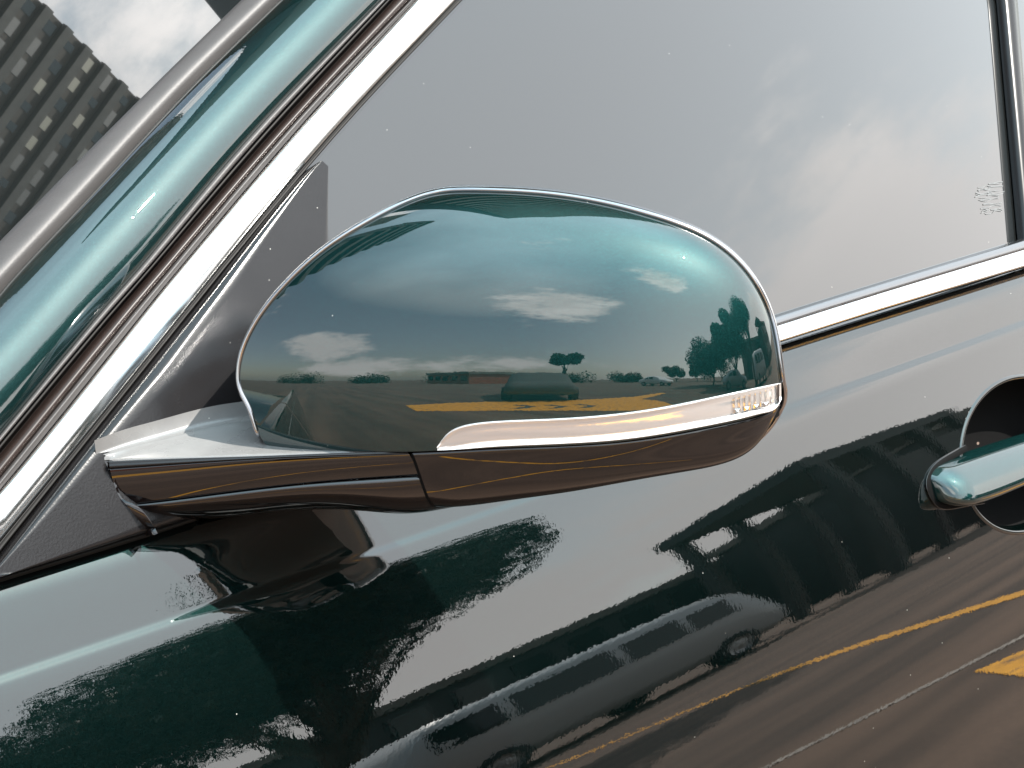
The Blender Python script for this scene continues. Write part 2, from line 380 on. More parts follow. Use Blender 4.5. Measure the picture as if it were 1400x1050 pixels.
# sheet below the pillar layers, roof and bonnet so that the car is closed above and ahead
base = [p-gn*.010 for p in e_green]; base2 = [p-gn*.010 for p in e_dkR]
child(ribbon('door_frame', base, base2, [(0, 0), (1, 0)], gn, M_rubber, None), door)

# sail panel in front of the mirror (triangular, satin)
def sail_mesh():
    Lr = [(424, 229), (404, 248), (282, 400), (266, 420), (107, 620), (0, 758), (-90, 872)]
    top = [onglass(u, v) for u, v in catmull(Lr, 50)]
    bot = [onglass(u, v) for u, v in catmull([(434, 238), (435.5, 300), (437, 345), (440, 420), (443, 520), (444, 640)], 26)]
    low = [onglass(u, v) for u, v in catmull([(444, 648), (300, 697), (202, 729), (141, 748), (0, 791), (-90, 820)], 26)]
    o = np.array(bot[:-1]+low[1:]); top = resamp(np.array(top), len(o))
    cen_cols = []
    for k, s in enumerate([0, .012, .03, .06, .12, .25, .4, .5, .6, .75, .88, .94, .97, .988, 1]):
        e = min(s, 1-s); h = .0085*(1-(1-min(1, e/.055))**2)**.5 - (.004 if e == 0 else 0)+.0015
        cen_cols.append(top*(1-s)+o*s+gn*h)
    return np.array(cen_cols)
sail = child(gridobj('sail_panel', sail_mesh(), M_satin), door)
child(ribbon('belt_seal', [onglass(u, v, .002) for u, v in poly([(-90, 815), (0, 788), (202, 726), (444, 643)])],
             [onglass(u, v, .002) for u, v in poly([(-90, 825), (0, 797), (202, 735), (444, 653)])],
             [(0, -.004), (.2, .003), (.8, .003), (1, -.006)], gn, M_rubber, None), door)

# chrome moulding along the belt line
bt = [(436, 634), (700, 548), (1062, 431), (1180, 394), (1400, 327), (1640, 255), (1900, 178)]
bb = [(436, 660), (700, 578), (1069, 463), (1180, 428), (1400, 363), (1640, 292), (1900, 216)]
TT = [onglass(u, v, .004) for u, v in catmull(bt, 60)]; BB = [onglass(u, v, .004) for u, v in catmull(bb, 60)]
n_b = np.array([0, -1, .15]); n_b /= np.linalg.norm(n_b)
ribbon('belt_moulding', TT, BB, [(0, -.004), (.02, .0010), (.06, .0022), (.31, .0032), (.345, .0046), (.38, .0054), (.6, .0070), (.88, .0088), (.94, .0086), (.98, .006), (1, -.006)], n_b, M_chrome, door)
ribbon('belt_dim_band', TT, [a*.69+b*.31 for a, b in zip(TT, BB)], [(0, -.002), (.04, .0030), (.12, .0042), (.9, .0052), (.97, .0050), (1, .001)], n_b, M_dimchrome, door)  # added grey band: the upper chrome facet's dimmer reflection put into colour
ribbon('belt_seal', BB, [p-np.array([0, 0, .0032]) for p in BB], [(0, -.002), (.5, .0005), (1, -.004)], n_b, M_rubber, door)

# etched mark at the rear foot of the glass: a few small smudged strokes
ev, ef = [], []
rs = random.Random(3)
for (u0, v0, wd, ht) in [(1338, 256, 18, 6), (1352, 250, 18, 7), (1334, 264, 22, 6), (1350, 262, 22, 6), (1340, 271, 26, 5), (1345, 279, 24, 5), (1342, 286, 12, 8), (1356, 285, 14, 7)]:
    for q in range(3):
        pts = catmull([(u0+wd*t+rs.uniform(-1.5, 1.5), v0-.12*wd*t+ht*q/3+rs.uniform(-1.6, 1.6)) for t in (0, .3, .6, 1)], 8)
        b = len(ev); wv = rs.uniform(.6, 1.3)
        for (u, v) in pts: ev += [onglass(u, v, -.0055), onglass(u, v+wv, -.0055)]
        ef += [(b+2*i, b+2*i+2, b+2*i+3, b+2*i+1) for i in range(7)]
M_etch2 = M_etch
em = mesh('etched_mark', ev, ef, M_etch, door, smooth=False)

# ------------------------------------------------------------------ wing mirror
RN = np.array([-.79, -.61, 0.0]); RN /= np.linalg.norm(RN); RW = np.array([-RN[1], RN[0], 0.0]); RZ = np.array([0, 0, 1.0])
RP = np.array([.462, -.018, 1.03])
def rim(u, v): P = onplane(u, v, RP, RN)-RP; return np.array([P@RW, P@RZ])
def R3(p, q, h): return RP+RW*p+RZ*q+RN*h
DOME_H = .057
up_px = [(327, 520), (329, 495), (340, 462), (362, 425), (393, 388), (440, 345), (500, 306), (560, 276), (600, 264), (640, 261.5), (700, 263),
         (760, 268), (830, 280), (900, 299), (955, 320), (1000, 350), (1032, 388), (1052, 430), (1062, 475), (1068, 520)]
lo_px = [(1068, 520), (1067, 560), (1050, 610), (1010, 655), (930, 700), (800, 728), (650, 735), (500, 722), (410, 680), (352, 610), (332, 560), (327, 520)]
# the dome is drawn a little larger than the cap that is cut from it, most of all on the inboard side
ext_px = [(258, 520), (262, 486), (278, 446), (308, 402), (348, 362), (405, 322), (480, 293), (550, 270), (597, 260.5), (640, 258), (701, 259.5),
          (762, 264.5), (832, 277), (902, 296), (957, 317), (1002, 347), (1035, 386), (1055, 429), (1065, 475), (1072, 520)]
lo_px = [(1075, 520), (1076, 570), (1066, 635), (1020, 700), (930, 752), (800, 784), (650, 792), (500, 780), (380, 735), (300, 655), (262, 580), (258, 520)]
extq = catmull([rim(*a) for a in ext_px], 260); loq = catmull([rim(*a) for a in lo_px], 160)
loop = np.vstack([extq, loq[1:-1]])
def smooth_closed(P, it):
    for _ in range(it): P = P*.5+.25*(np.roll(P, 1, 0)+np.roll(P, -1, 0))
    return P
loopS = smooth_closed(resamp(np.vstack([loop, loop[:1]]), 401)[:-1], 30)
# dome height: sqrt of the solution of Laplace u = -1 over the outline (exact ellipsoid on an ellipse)
pc = loopS.mean(0); psc = np.ptp(loopS[:, 0])/2
def basis(P):
    z = ((P[:, 0]-pc[0])+1j*(P[:, 1]-pc[1]))/psc; cols = [np.ones(len(z))]
    zk = z.copy()
    for k in range(1, 11): cols += [zk.real, zk.imag]; zk = zk*z
    return np.stack(cols, 1), np.abs(z)**2
Bm, r2 = basis(loopS); coef = np.linalg.lstsq(Bm, r2, rcond=None)[0]
def ufun(P): b, r = basis(np.atleast_2d(P)); return b@coef-r
gx = np.stack(np.meshgrid(np.linspace(-1, 1, 60), np.linspace(-.6, .6, 40)), -1).reshape(-1, 2)*psc+pc
UMAX = ufun(gx).max()
def dome(P): return DOME_H*np.clip(ufun(P)/UMAX, 0, None)**.45
def ondome(u, v):
    d = ray(u, v); dn = d@RN; ts = np.linspace(.45, .95, 1000)
    pts = CAM+ts[:, None]*d-RP; h = pts@RN; pq = np.stack([pts@RW, pts@RZ], 1); g = h-dome(pq)
    inside = ufun(pq) > 0; idx = np.where((g[:-1] > 0) & (g[1:] <= 0) & inside[1:])[0]
    if len(idx) == 0:
        q = rim(u, v); return np.array([q[0], q[1], 0.0])
    a, b = ts[idx[0]], ts[idx[0]+1]
    for _ in range(40):
        m_ = (a+b)/2; pt = CAM+m_*d-RP; g = pt@RN-dome(np.array([[pt@RW, pt@RZ]]))[0]
        if g > 0: a = m_
        else: b = m_
    pt = CAM+a*d-RP; return np.array([pt@RW, pt@RZ, max(0, pt@RN)])

up3 = np.array([ondome(*a) for a in catmull(up_px, 200)])
for _ in range(4): up3[1:-1] = up3[1:-1]*.5+.25*(up3[:-2]+up3[2:])
mir = empty('wing_mirror', (0, 0, 0), car); mir.location = -car_off
# cap boundary: rim above, lower seam below
left_px = catmull([(327, 522), (332, 538), (340, 552), (348, 575), (356, 598), (366, 610), (380, 614)], 40)
seam_px = catmull([(380, 614), (470, 616.5), (560, 617.5), (600, 616), (689, 612), (835, 605), (944, 589), (1017, 574), (1063, 560)], 120)
right_px = catmull([(1063, 560), (1067, 548), (1068, 535), (1068, 522)], 16)
lowb = np.array([ondome(u, v) for u, v in np.vstack([left_px, seam_px[1:], right_px[1:]])])
upb = up3[::-1]       # from right to left along the top
bd = np.vstack([lowb[:, :2], upb[1:-1, :2]])
cc = ondome(700, 450)[:2]
_an = np.arctan2(bd[:, 1]-cc[1], bd[:, 0]-cc[0]); _o = np.argsort(_an); _an = _an[_o]; _ra = np.hypot(*(bd-cc).T)[_o]
_t = np.linspace(-pi, pi, 2401)[:-1]; _r = np.interp(_t, _an, _ra, period=2*pi)
bd = cc+np.stack([np.cos(_t)*_r, np.sin(_t)*_r], 1)
bd = resamp(np.vstack([bd, bd[:1]]), 521)[:-1]
rho = np.r_[0, 1-(1-np.linspace(0, 1, 80)[1:])**2.0]
PP = []
for r in rho[1:]:
    pq = cc+(bd-cc)*r*.999; h = dome(pq); PP.append(R3(pq[:, :1], pq[:, 1:], 0*h[:, None])+RN*h[:, None])
last = PP[-1]; edge_in = last-RN*.003; pq = cc+(bd-cc)*.988
PP.append(last-RN*.0006+0*last); PP.append(R3(pq[:, :1], pq[:, 1:], 0)+RN*(np.maximum(dome(pq)-.006, -.004))[:, None])
PP = np.array(PP); nr, nc, _ = PP.shape
verts = np.vstack([PP.reshape(-1, 3), R3(cc[0], cc[1], dome(cc)[0])[None]])
fc = gridfaces(nr, nc, wrap=True)+[(len(verts)-1, (j+1) % nc, j) for j in range(nc)]
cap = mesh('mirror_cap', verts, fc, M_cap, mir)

# rim band round the edge of the cap, and the shell behind it
bot_px = [(1068, 522), (1069, 548), (1058, 580), (1030, 612), (985, 634), (900, 655), (800, 671), (700, 682), (625, 686), (500, 690), (430, 680), (385, 640), (352, 590), (334, 548), (327, 522)]
botq = catmull([rim(u, v-14*sin(pi*(i/(len(bot_px)-1)))) for i, (u, v) in enumerate(bot_px)], 150)
bh = np.linspace(up3[-1, 2], 0, 12); bh = np.r_[bh, np.zeros(150-24), np.linspace(0, up3[0, 2], 12)]
# lower inboard edge follows the cap's cut side
l3 = np.array([ondome(*a) for a in left_px])[::-1]
loop3 = np.vstack([up3, np.hstack([botq, bh[:, None]])[1:-22], l3[12:-1]])
loop3 = smooth_closed(resamp(np.vstack([loop3, loop3[:1]]), 501)[:-1], 4)
c0 = loop3[:, :2].mean(0)
tg = np.roll(loop3[:, :2], -1, 0)-np.roll(loop3[:, :2], 1, 0); tg /= np.linalg.norm(tg, axis=1)[:, None]
on = np.stack([tg[:, 1], -tg[:, 0]], 1)
if (on*(loop3[:, :2]-c0)).sum() < 0: on = -on
for _ in range(6): on = on*.5+.25*(np.roll(on, 1, 0)+np.roll(on, -1, 0))
def bandring(f, h, grow):
    hh = loop3[:, 2]*f+h; pq = loop3[:, :2]+on*grow
    return R3(pq[:, :1], pq[:, 1:], 0)+RN*hh[:, None]
rings = [bandring(1, -.0015, -.0010), bandring(1, .0005, -.0001), bandring(1, .0010, .0008), bandring(1, .0004, .0016), bandring(1, -.0015, .0020), bandring(.8, -.006, .0021), bandring(.4, -.012, .0012), bandring(0, -.020, -.001),
         bandring(0, -.024, -.004), bandring(0, -.025, -.008), bandring(0, -.020, -.010)]
child(gridobj('mirror_rim', np.array(rings), M_bezel, wrap=True), mir)
gl = []
for s_ in (.001, .5, 1):
    pq = c0+(loop3[:, :2]-on*.009-c0)*s_; gl.append(R3(pq[:, :1], pq[:, 1:], 0)-RN*.0195)
child(gridobj('mirror_glass', np.array(gl), M_mirror, wrap=True), mir)

# turn signal let into the cap
up_s = catmull([(597, 611), (604, 601), (616, 589), (653, 578), (762, 572), (871, 562), (944, 549), (1017, 533.5), (1068, 523)], 110)
lo_s = catmull([(599, 613.5), (640, 612.5), (689, 609.5), (835, 602), (944, 586), (1017, 571), (1045, 564), (1060, 559), (1068, 545)], 110)
T = np.array([ondome(*a) for a in up_s]); B = np.array([ondome(*a) for a in lo_s])
def sigrow(s, lift):
    pq = T[:, :2]*(1-s)+B[:, :2]*s; h = dome(pq)+lift; return R3(pq[:, :1], pq[:, 1:], 0)+RN*h[:, None]
sg = [sigrow(0, -.001), sigrow(0, .0006), sigrow(.03, .0010), sigrow(.10, .0006), sigrow(.3, .0006), sigrow(.5, .0008), sigrow(.70, .0006), sigrow(.84, .0006), sigrow(.87, .0014), sigrow(.91, .0026), sigrow(.95, .0027), sigrow(.985, .0016), sigrow(1, -.002)]
sig = child(gridobj('turn_signal', np.array(sg), M_lens), mir)
# ribs of the lens near its outer end, each a small raised bar
for i in range(8):
    u = 1004+i*7.2
    def lerp_edge(E, u): return np.interp(u, E[:, 0], E[:, 1])
    vt, vb = lerp_edge(up_s, u), lerp_edge(lo_s, u)
    a = [ondome(u+du, vt+(vb-vt)*s) for s in (.15, .45, .75) for du in (-1.1, 0, 1.1)]
    P = np.array([R3(q[0], q[1], q[2]+(.0016 if k % 3 == 1 else .0007)) for k, q in enumerate(a)]).reshape(3, 3, 3)
    r = gridobj('lens_rib', P, M_chrome2, sig, smooth=False)
for i in range(4):
    u = 1008+i*13
    vt, vb = lerp_edge(up_s, u), lerp_edge(lo_s, u)
    for s0 in (.60,):
        q = [ondome(u+du, vt+(vb-vt)*s) for du, s in ((-4, s0), (4, s0-.02), (4, s0+.14), (-4, s0+.16))]
        P = [R3(a[0], a[1], a[2]+.0012) for a in q]+[R3(*(np.mean([a[:2] for a in q], 0)), np.mean([a[2] for a in q])+.0030)]
        mesh('signal_lamp', P, [(0, 1, 4), (1, 2, 4), (2, 3, 4), (3, 0, 4)], M_chrome2, sig, smooth=False)
# amber-tinted ends of the signal: dark upright divider at the tip
qd = [ondome(u, v) for u, v in ((1062, 524), (1065, 523), (1065, 550), (1062, 556))]
mesh('signal_divider', [R3(a[0], a[1], a[2]+.0022) for a in qd], [(0, 1, 2, 3)], M_piano, sig, smooth=False)

# lower cover of the housing (piano black), from the seam round under the mirror
NS = 90
Tp = catmull([(563, 621.5), (600, 620), (689, 615.5), (835, 608.5), (944, 592.5), (1017, 577.5), (1050, 568), (1067, 556)], NS)
Bp = catmull([(622, 692.5), (653, 693), (726, 684), (800, 673), (871, 659), (940, 646), (990, 635), (1028, 616), (1052, 585), (1068, 553)], NS)
T = np.array([ondome(*a) for a in Tp]); BT = np.array([rim(*a) for a in Bp])
phis = np.linspace(0, pi/2*.98, 26); rows = np.zeros((len(phis)+2, NS, 3))
# horizontal drawing-in so the cover's lower half curls under towards the rim plane
for j in range(NS):
    hT = max(T[j, 2]-.0015, .0004); d2 = BT[j]-T[j, :2]
    def col(k):
        o = []
        for f in phis:
            s = (f/phis[-1]); s = 1-(1-s)**1.6; o.append(R3(*(T[j, :2]+d2*s*k), hT*(1-min(s, .9995)**4)**.25-.10*hT*s*(1-s)*2))
        return np.array(o)
    a, b = .02, 1.6
    for _ in range(30):
        k = (a+b)/2; v = max(proj(P)[1] for P in col(k))
        if v > Bp[j, 1]: b = k
        else: a = k
    rows[2:, j] = col(k)
    c1 = col(k)[0]; rows[1, j] = c1+RZ*.0006-RN*.0010; rows[0, j] = c1-RN*.010+RZ*.001
kk = rows.copy()
for _ in range(3): rows[2:, 1:-1] = rows[2:, 1:-1]*.5+.25*(rows[2:, :-2]+rows[2:, 2:])
lowc = child(gridobj('lower_cover', rows, M_piano), mir)
# dark groove filler behind the seam
gseam = np.array([[R3(a[0], a[1], max(a[2]-.004-.0*k, -.002))-RZ*k*.005 for a in T] for k in (-.6, 1.0)])
child(gridobj('seam_gasket', gseam, M_hole), mir)

# ------------------------------------------------------------------ mirror arm
def zc(P): return (np.asarray(P)-CAM)@FW
def at(u, v, z):
    d = FW+RT*(u-700)/FPX-UP*(v-525)/FPX; return CAM+d*z
rootP = onglass(150, 645, .012); g0 = ondome(563, 622); gapP = R3(g0[0], g0[1], g0[2]-.0015)
# the front of the arm stands on the upright plane through its root and its meeting with the cover
an_ = np.cross(gapP-rootP, RZ); an_ /= np.linalg.norm(an_)
_us = np.linspace(60, 700, 65); _zs = np.array([zc(onplane(u, 640, rootP, an_)) for u in _us])
def dz(u): return np.interp(u, _us, _zs)
top_e = catmull([(150, 641), (250, 634), (350, 627.5), (450, 623.5), (559, 620.5)], 60)
mid_e = catmull([(163, 691), (240, 682), (340, 669), (450, 657.5), (576, 648.5)], 60)
def roww(E, dd, dv=0, du=0): return np.array([at(u+du, v+dv, dz(u)+dd) for u, v in E])
arm_rows = [roww(top_e, .010, -1), roww(top_e, .0012, -.6), roww(top_e, 0), ]
for s in (.04, .1, .3, .6, .85, .95, 1):
    E_ = top_e*(1-s)+mid_e*s; arm_rows.append(roww(E_, -.0012*sin(pi*min(1, s))+.0052*s))
arm_rows += [roww(mid_e, .0055), roww(mid_e, .010)]
arm = child(gridobj('mirror_arm', np.array(arm_rows), M_piano), mir)
# lower half of the arm with the pivot housing
bot_e = catmull([(166, 698), (200, 712), (260, 712), (340, 705), (430, 697), (500, 699), (560, 702), (621, 693.5)], 60)
mid2 = catmull([(164, 693), (240, 684), (340, 671), (450, 659.5), (577, 651)], 60)
rws = [roww(mid2, .008), roww(mid2, .0062)]
for f in np.linspace(0, pi/2*.96, 12):
    s = sin(f); E_ = mid2*(1-s)+bot_e*s; rws.append(roww(E_, .0052+.030*(1-cos(f))))
rws.append(roww(bot_e, .07, -3))
child(gridobj('arm_underside', np.array(rws), M_piano), mir)
# gap between arm and cover
gp = np.array([rows[2:-1, 0]+RN*.0004*k2+RW*k for k, k2 in ((-.0009, -3), (-.0008, 1), (.0002, 1), (.0003, -3))])
child(gridobj('arm_joint', gp, M_hole), mir)
# top plate: lies from the sail to the front edge of the arm
fe = catmull([(149, 630), (250, 626.5), (352, 623.5), (470, 619), (556, 617)], 50)
be = catmull([(131, 627), (172, 612), (215, 600), (290, 580), (346, 571), (420, 556), (480, 545)], 50)
F3 = np.array([at(u, v, dz(u)+.002) for u, v in fe]); B3 = np.array([onglass(u, v, .010) for u, v in be]); B3[-14:] = np.linspace(B3[-15], B3[-15]+np.array([.02, -.05, 0]), 15)[1:]
pl = [F3*(1-s)+B3*s+RZ*h for s, h in ((-.004, -.004), (0, -.0006), (.02, .0004), (.06, .0002), (.4, 0), (.80, .0004), (.86, .0012), (.9, .0006), (.97, .003), (1.02, .008))]
plate = child(gridobj('arm_top', np.array(pl), M_armtop), mir)
# rounded bead between top plate and front face
bd1 = [roww(fe, .0015, 0), roww(fe, -.0012, 1.5), roww(fe, -.0016, 4), ]
E2_ = top_e
bead = [np.array([at(a[0], a[1], dz(a[0])+.0018) for a in fe])]
fe60 = resamp(fe, 60)
bead = [np.array([at(u, v, dz(u)+d) for (u, v), (u2, v2) in zip(fe60, top_e)]) for d in (.003,)]
for s, d in ((0, .0005), (.12, -.0008), (.3, -.0005), (.55, -.0012), (.85, -.0014), (1, .0004)):
    E_ = fe60*(1-s)+top_e*s; bead.append(np.array([at(u, v, dz(u)+d) for u, v in E_]))
child(gridobj('arm_bead', np.array(bead), M_satin), mir)
# foot of the arm on the sail panel
ft = catmull([(131, 627), (143, 648), (152, 672), (166, 692), (185, 712), (205, 731)], 30)
fi = catmull([(152, 634), (157, 655), (167, 685), (182, 690), (200, 706), (214, 730)], 30)
FT = np.array([onglass(u, v, .009) for u, v in ft]); FI = np.array([at(u, v, dz(min(u, 170))+.002) for u, v in fi])
foot = [FT*(1-s)+FI*s+gn*h for s, h in ((0, -.003), (.1, .001), (.4, .0), (.8, .002), (1, .001), (1.15, -.006))]
child(gridobj('arm_foot', np.array(foot), M_piano), mir)

# ------------------------------------------------------------------ door handle
hy = lambda x, z: float(body_y(x, z))
th = np.linspace(0, 2*pi, 97)[:-1]
def ring(s, off, ds=0.0):
    return np.array([[HC[0]+(HRX*s+ds)*cos(t), hy(HC[0]+(HRX*s+ds)*cos(t), HC[2]+(HRZ*s+ds)*sin(t))+off, HC[2]+(HRZ*s+ds)*sin(t)] for t in th])
handle = empty('door_handle', (0, 0, 0), door)
child(gridobj('bowl', np.array([ring(1.03, .0012), ring(1.0, .003), ring(.98, .008), ring(.93, .018), ring(.8, .03), ring(.55, .038), ring(.02, .04)]), M_hole, wrap=True), handle)
child(gridobj('bowl_rim', np.array([ring(1.0, .002, .0028), ring(1.0, -.0004, .0024), ring(1.0, -.0010, .0014), ring(1.0, -.0009, .0), ring(1.0, -.0002, -.0010), ring(1.0, .008, -.0024)]), M_door, wrap=True), handle)
# bar of the handle, swept along x with a rounded nose
nx = 70; X0 = onbody(1273, 655)[0]; X1 = X0+.235
zt = catmull([(1274, 648), (1285, 636), (1330, 617), (1400, 594), (1480, 570), (1560, 548)], 40)
zb_ = catmull([(1273, 658), (1284, 688), (1345, 683), (1400, 661), (1480, 634), (1560, 610)], 40)
ZT = np.array([onbody(u, v, .008)[[0, 2]] for u, v in zt]); ZB = np.array([onbody(u, v, .016)[[0, 2]] for u, v in zb_])
X0 = (ZT[0, 0]+ZB[0, 0])/2+.014; xs_ = X0+(ZT[-1, 0]-X0)*(np.linspace(0, 1, nx)**1.6)
bars = []
for x in xs_:
    t = min(1, (x-X0)/.024); rn = max(0, 1-(1-t)**2.6)**.42; a = np.interp(x, ZT[:, 0], ZT[:, 1]); b = np.interp(x, ZB[:, 0], ZB[:, 1])
    cz = (a+b)/2-.0035; hz_ = (abs(a-b)/2)*(.5+.5*rn)+.0001; dep = .002+.021*rn
    sec = []
    for k in np.linspace(-1, 1, 25):
        e = 1-abs(k)**2.8; prof = (max(0, e))**.42
        z = cz+hz_*k; out_ = dep*prof*(1-.22*k)
        sec.append([x, hy(x, z)+.004-out_-.002, z])
    bars.append(sec)
child(gridobj('handle_bar', np.array(bars).transpose(1, 0, 2), M_cap), handle)
# dark gap round the handle's nose, with a thin lip
gp_ = catmull([(1322, 611), (1305, 621), (1283, 635), (1273, 648), (1270, 662), (1276, 680), (1288, 692), (1315, 690), (1346, 685)], 60)
gt_ = np.gradient(gp_, axis=0); gt_ /= np.linalg.norm(gt_, axis=1)[:, None]; gn_ = np.stack([gt_[:, 1], -gt_[:, 0]], 1)
gg = [np.array([onbody(u+nx_*w_, v+ny_*w_, off) for (u, v), (nx_, ny_) in zip(gp_, gn_)]) for w_, off in ((-3.2, .0012), (-2, .0016), (2.5, .0016), (5, .0012))]
gapo = child(gridobj('handle_gap', np.array(gg), M_hole), handle)
gg = [np.array([onbody(u+nx_*w_, v+ny_*w_, off) for (u, v), (nx_, ny_) in zip(gp_, gn_)]) for w_, off in ((-4.2, -.0005), (-3.8, .0012), (-3.2, .0014), (-2.6, .0008))]
child(gridobj('handle_lip', np.array(gg), M_door), handle)

# ------------------------------------------------------------------ rest of the car, as far as a step aside would show it
yb = float(body_y(.3, zbelt(.3)))
rf = np.array([[[x, .20+y*1.0, 1.40+.05*sin(pi*y/1.3)-.03*((x-1.3)/1.1)**2] for y in np.linspace(0, 1.3, 20)] for x in np.linspace(.62, 2.5, 20)])
C0(gridobj('roof', rf, M_pillar))
hd = np.array([[[x, float(body_y(x, zbelt(x)))+.022+y*(1.55-.1), (.958 if x > .1 else .968)+.05*sin(pi*y)*(1 if x < .1 else .4)-.10*(min(0, x-.1)/1.1)**2] for y in np.linspace(0, 1, 24)] for x in np.r_[np.linspace(-1.0, .10, 24), np.linspace(.14, .8, 12)]])
C0(gridobj('bonnet', hd, M_pillar))

# ------------------------------------------------------------------ the ground
def shader(name):
    m = bpy.data.materials.new(name); m.use_nodes = True; return m, m.node_tree, m.node_tree.nodes['Principled BSDF']
M_ground, t, b = shader('worn_asphalt')
tcn = nn(t, 'ShaderNodeTexCoord')
na = nn(t, 'ShaderNodeTexNoise'); na.inputs['Scale'].default_value = .9; na.inputs['Detail'].default_value = 10; na.inputs['Roughness'].default_value = .65
L(t, tcn.outputs['Object'], na.inputs['Vector'])
mp = nn(t, 'ShaderNodeMapping'); mp.inputs['Scale'].default_value = (.12, 2.2, 1); L(t, tcn.outputs['Object'], mp.inputs[0])
nb = nn(t, 'ShaderNodeTexNoise'); nb.inputs['Scale'].default_value = 1.0; nb.inputs['Detail'].default_value = 6; L(t, mp.outputs[0], nb.inputs['Vector'])
nc_ = nn(t, 'ShaderNodeTexNoise'); nc_.inputs['Scale'].default_value = 60; nc_.inputs['Detail'].default_value = 4; L(t, tcn.outputs['Object'], nc_.inputs['Vector'])
s = mth(t, 'ADD', mth(t, 'MULTIPLY', na.outputs[0], .25), mth(t, 'ADD', mth(t, 'MULTIPLY', nb.outputs[0], .6), mth(t, 'MULTIPLY', nc_.outputs[0], .15)))
r = nn(t, 'ShaderNodeValToRGB'); L(t, s, r.inputs[0]); e = r.color_ramp.elements
e[0].position = .36; e[0].color = (.050, .033, .024, 1); e[1].position = .62; e[1].color = (.165, .103, .071, 1)
L(t, r.outputs[0], b.inputs['Base Color']); b.inputs['Roughness'].default_value = .85
g = mesh('ground', [(-400, -900, 0), (1600, -900, 0), (1600, 400, 0), (-400, 400, 0)], [(0, 1, 2, 3)], M_ground, smooth=False); g['kind'] = 'structure'

# ------------------------------------------------------------------ what stands round the car park (seen in the paint, the chrome and the glass)
M_yel = mat('yellow_road_paint', (.80, .36, .02), rough=.7, var=.25, vscale=14)
_t = M_yel.node_tree; _b = _t.nodes['Principled BSDF']; _tc = nn(_t, 'ShaderNodeTexCoord'); _n = nn(_t, 'ShaderNodeTexNoise'); _n.inputs['Scale'].default_value = 9; _n.inputs['Detail'].default_value = 10; _n.inputs['Roughness'].default_value = .75
L(_t, _tc.outputs['Object'], _n.inputs['Vector']); _m = nn(_t, 'ShaderNodeMapRange'); L(_t, _n.outputs[0], _m.inputs[0]); _m.inputs[1].default_value = .53; _m.inputs[2].default_value = .62
_x = nn(_t, 'ShaderNodeMix', data_type='RGBA'); L(_t, _m.outputs[0], _x.inputs[0]); L(_t, _b.inputs['Base Color'].links[0].from_socket, _x.inputs[6]); _x.inputs[7].default_value = (.17, .10, .05, 1); L(_t, _x.outputs[2], _b.inputs['Base Color'])
M_faded = mat('faded_white_paint', (.34, .29, .25), rough=.8, var=.3, vscale=10)
M_white = mat('white_vehicle_paint', (.72, .72, .70), rough=.3, coat=.6)
M_van = mat('pale_silver_van_paint', (.62, .63, .64), rough=.4, coat=.4)
M_silver = mat('silver_vehicle_paint', (.42, .43, .43), rough=.3, metal=.3, coat=.6)
M_dglass = mat('dark_vehicle_glass', (.01, .012, .014), rough=.05)
M_conc = mat('weathered_concrete', (.20, .185, .16), rough=.85, var=.2, vscale=1.2)
M_conc2 = mat('dark_concrete', (.085, .085, .08), rough=.85, var=.25, vscale=1.0)
M_bwin = mat('building_window_glass', (.015, .02, .02), rough=.08)
M_slab = mat('balcony_concrete', (.075, .075, .068), rough=.85, var=.2, vscale=1)
M_facade = mat('dark_facade', (.030, .032, .032), rough=.6, var=.25, vscale=.6)
M_tower = mat('tower_wall', (.035, .035, .034), rough=.8, var=.2, vscale=1)
M_tower2 = mat('brown_tower_wall', (.06, .052, .042), rough=.8, var=.25, vscale=.4)
M_winsky2 = mat('window_sky_sheen_dim', (.075, .08, .075), rough=.5)  # darker variant of the window grey painted for reflected sky
M_winsky3 = mat('window_sky_sheen_pale', (.26, .26, .20), rough=.5)  # paler variant of the window grey painted for reflected sky
M_winsky = mat('window_sky_sheen', (.15, .16, .145), rough=.4)  # grey painted in place of sky reflected in the panes
M_roofm = mat('dull_red_roof', (.28, .09, .05), rough=.8, var=.2, vscale=2)
M_bark = mat('bark', (.07, .055, .04), rough=.9, var=.3, vscale=8)
M_leaf = mat('leaf_green', (.035, .065, .022), rough=.6, var=.45, vscale=1.3)
M_leaf2 = mat('dark_leaf_green', (.022, .042, .018), rough=.65, var=.45, vscale=1.3)
M_hub = mat('wheel_alloy', (.35, .35, .36), rough=.35, metal=.8)

def boxmesh(x0, x1, y0, y1, z0, z1):
    v = [(x0, y0, z0), (x1, y0, z0), (x1, y1, z0), (x0, y1, z0), (x0, y0, z1), (x1, y0, z1), (x1, y1, z1), (x0, y1, z1)]
    f = [(0, 3, 2, 1), (4, 5, 6, 7), (0, 1, 5, 4), (1, 2, 6, 5), (2, 3, 7, 6), (3, 0, 4, 7)]
    return v, f
def box(name, b, m, parent=None):
    v, f = boxmesh(*b); return mesh(name, v, f, m, parent, smooth=False)
def wheel(x, y, r, parent, side):
    n = 24; P = []
    for (rr, yy) in ((r*.6, .0), (r*.95, .0), (r, .03), (r, .2), (r*.95, .23)):
        P.append([(rr*cos(2*pi*k/n), -side*yy+side*.02, rr*sin(2*pi*k/n)) for k in range(n)])
    o = gridobj('wheel', np.array(P), M_tyre, parent, wrap=True); o.location = (x, y, r)
    H = [[(rr*cos(2*pi*k/n), yy*side, rr*sin(2*pi*k/n)) for k in range(n)] for rr, yy in ((.001, .03), (r*.25, .03), (r*.55, .0), (r*.62, .02))]
    gridobj('rim', np.array(H), M_hub, o, wrap=True); return o
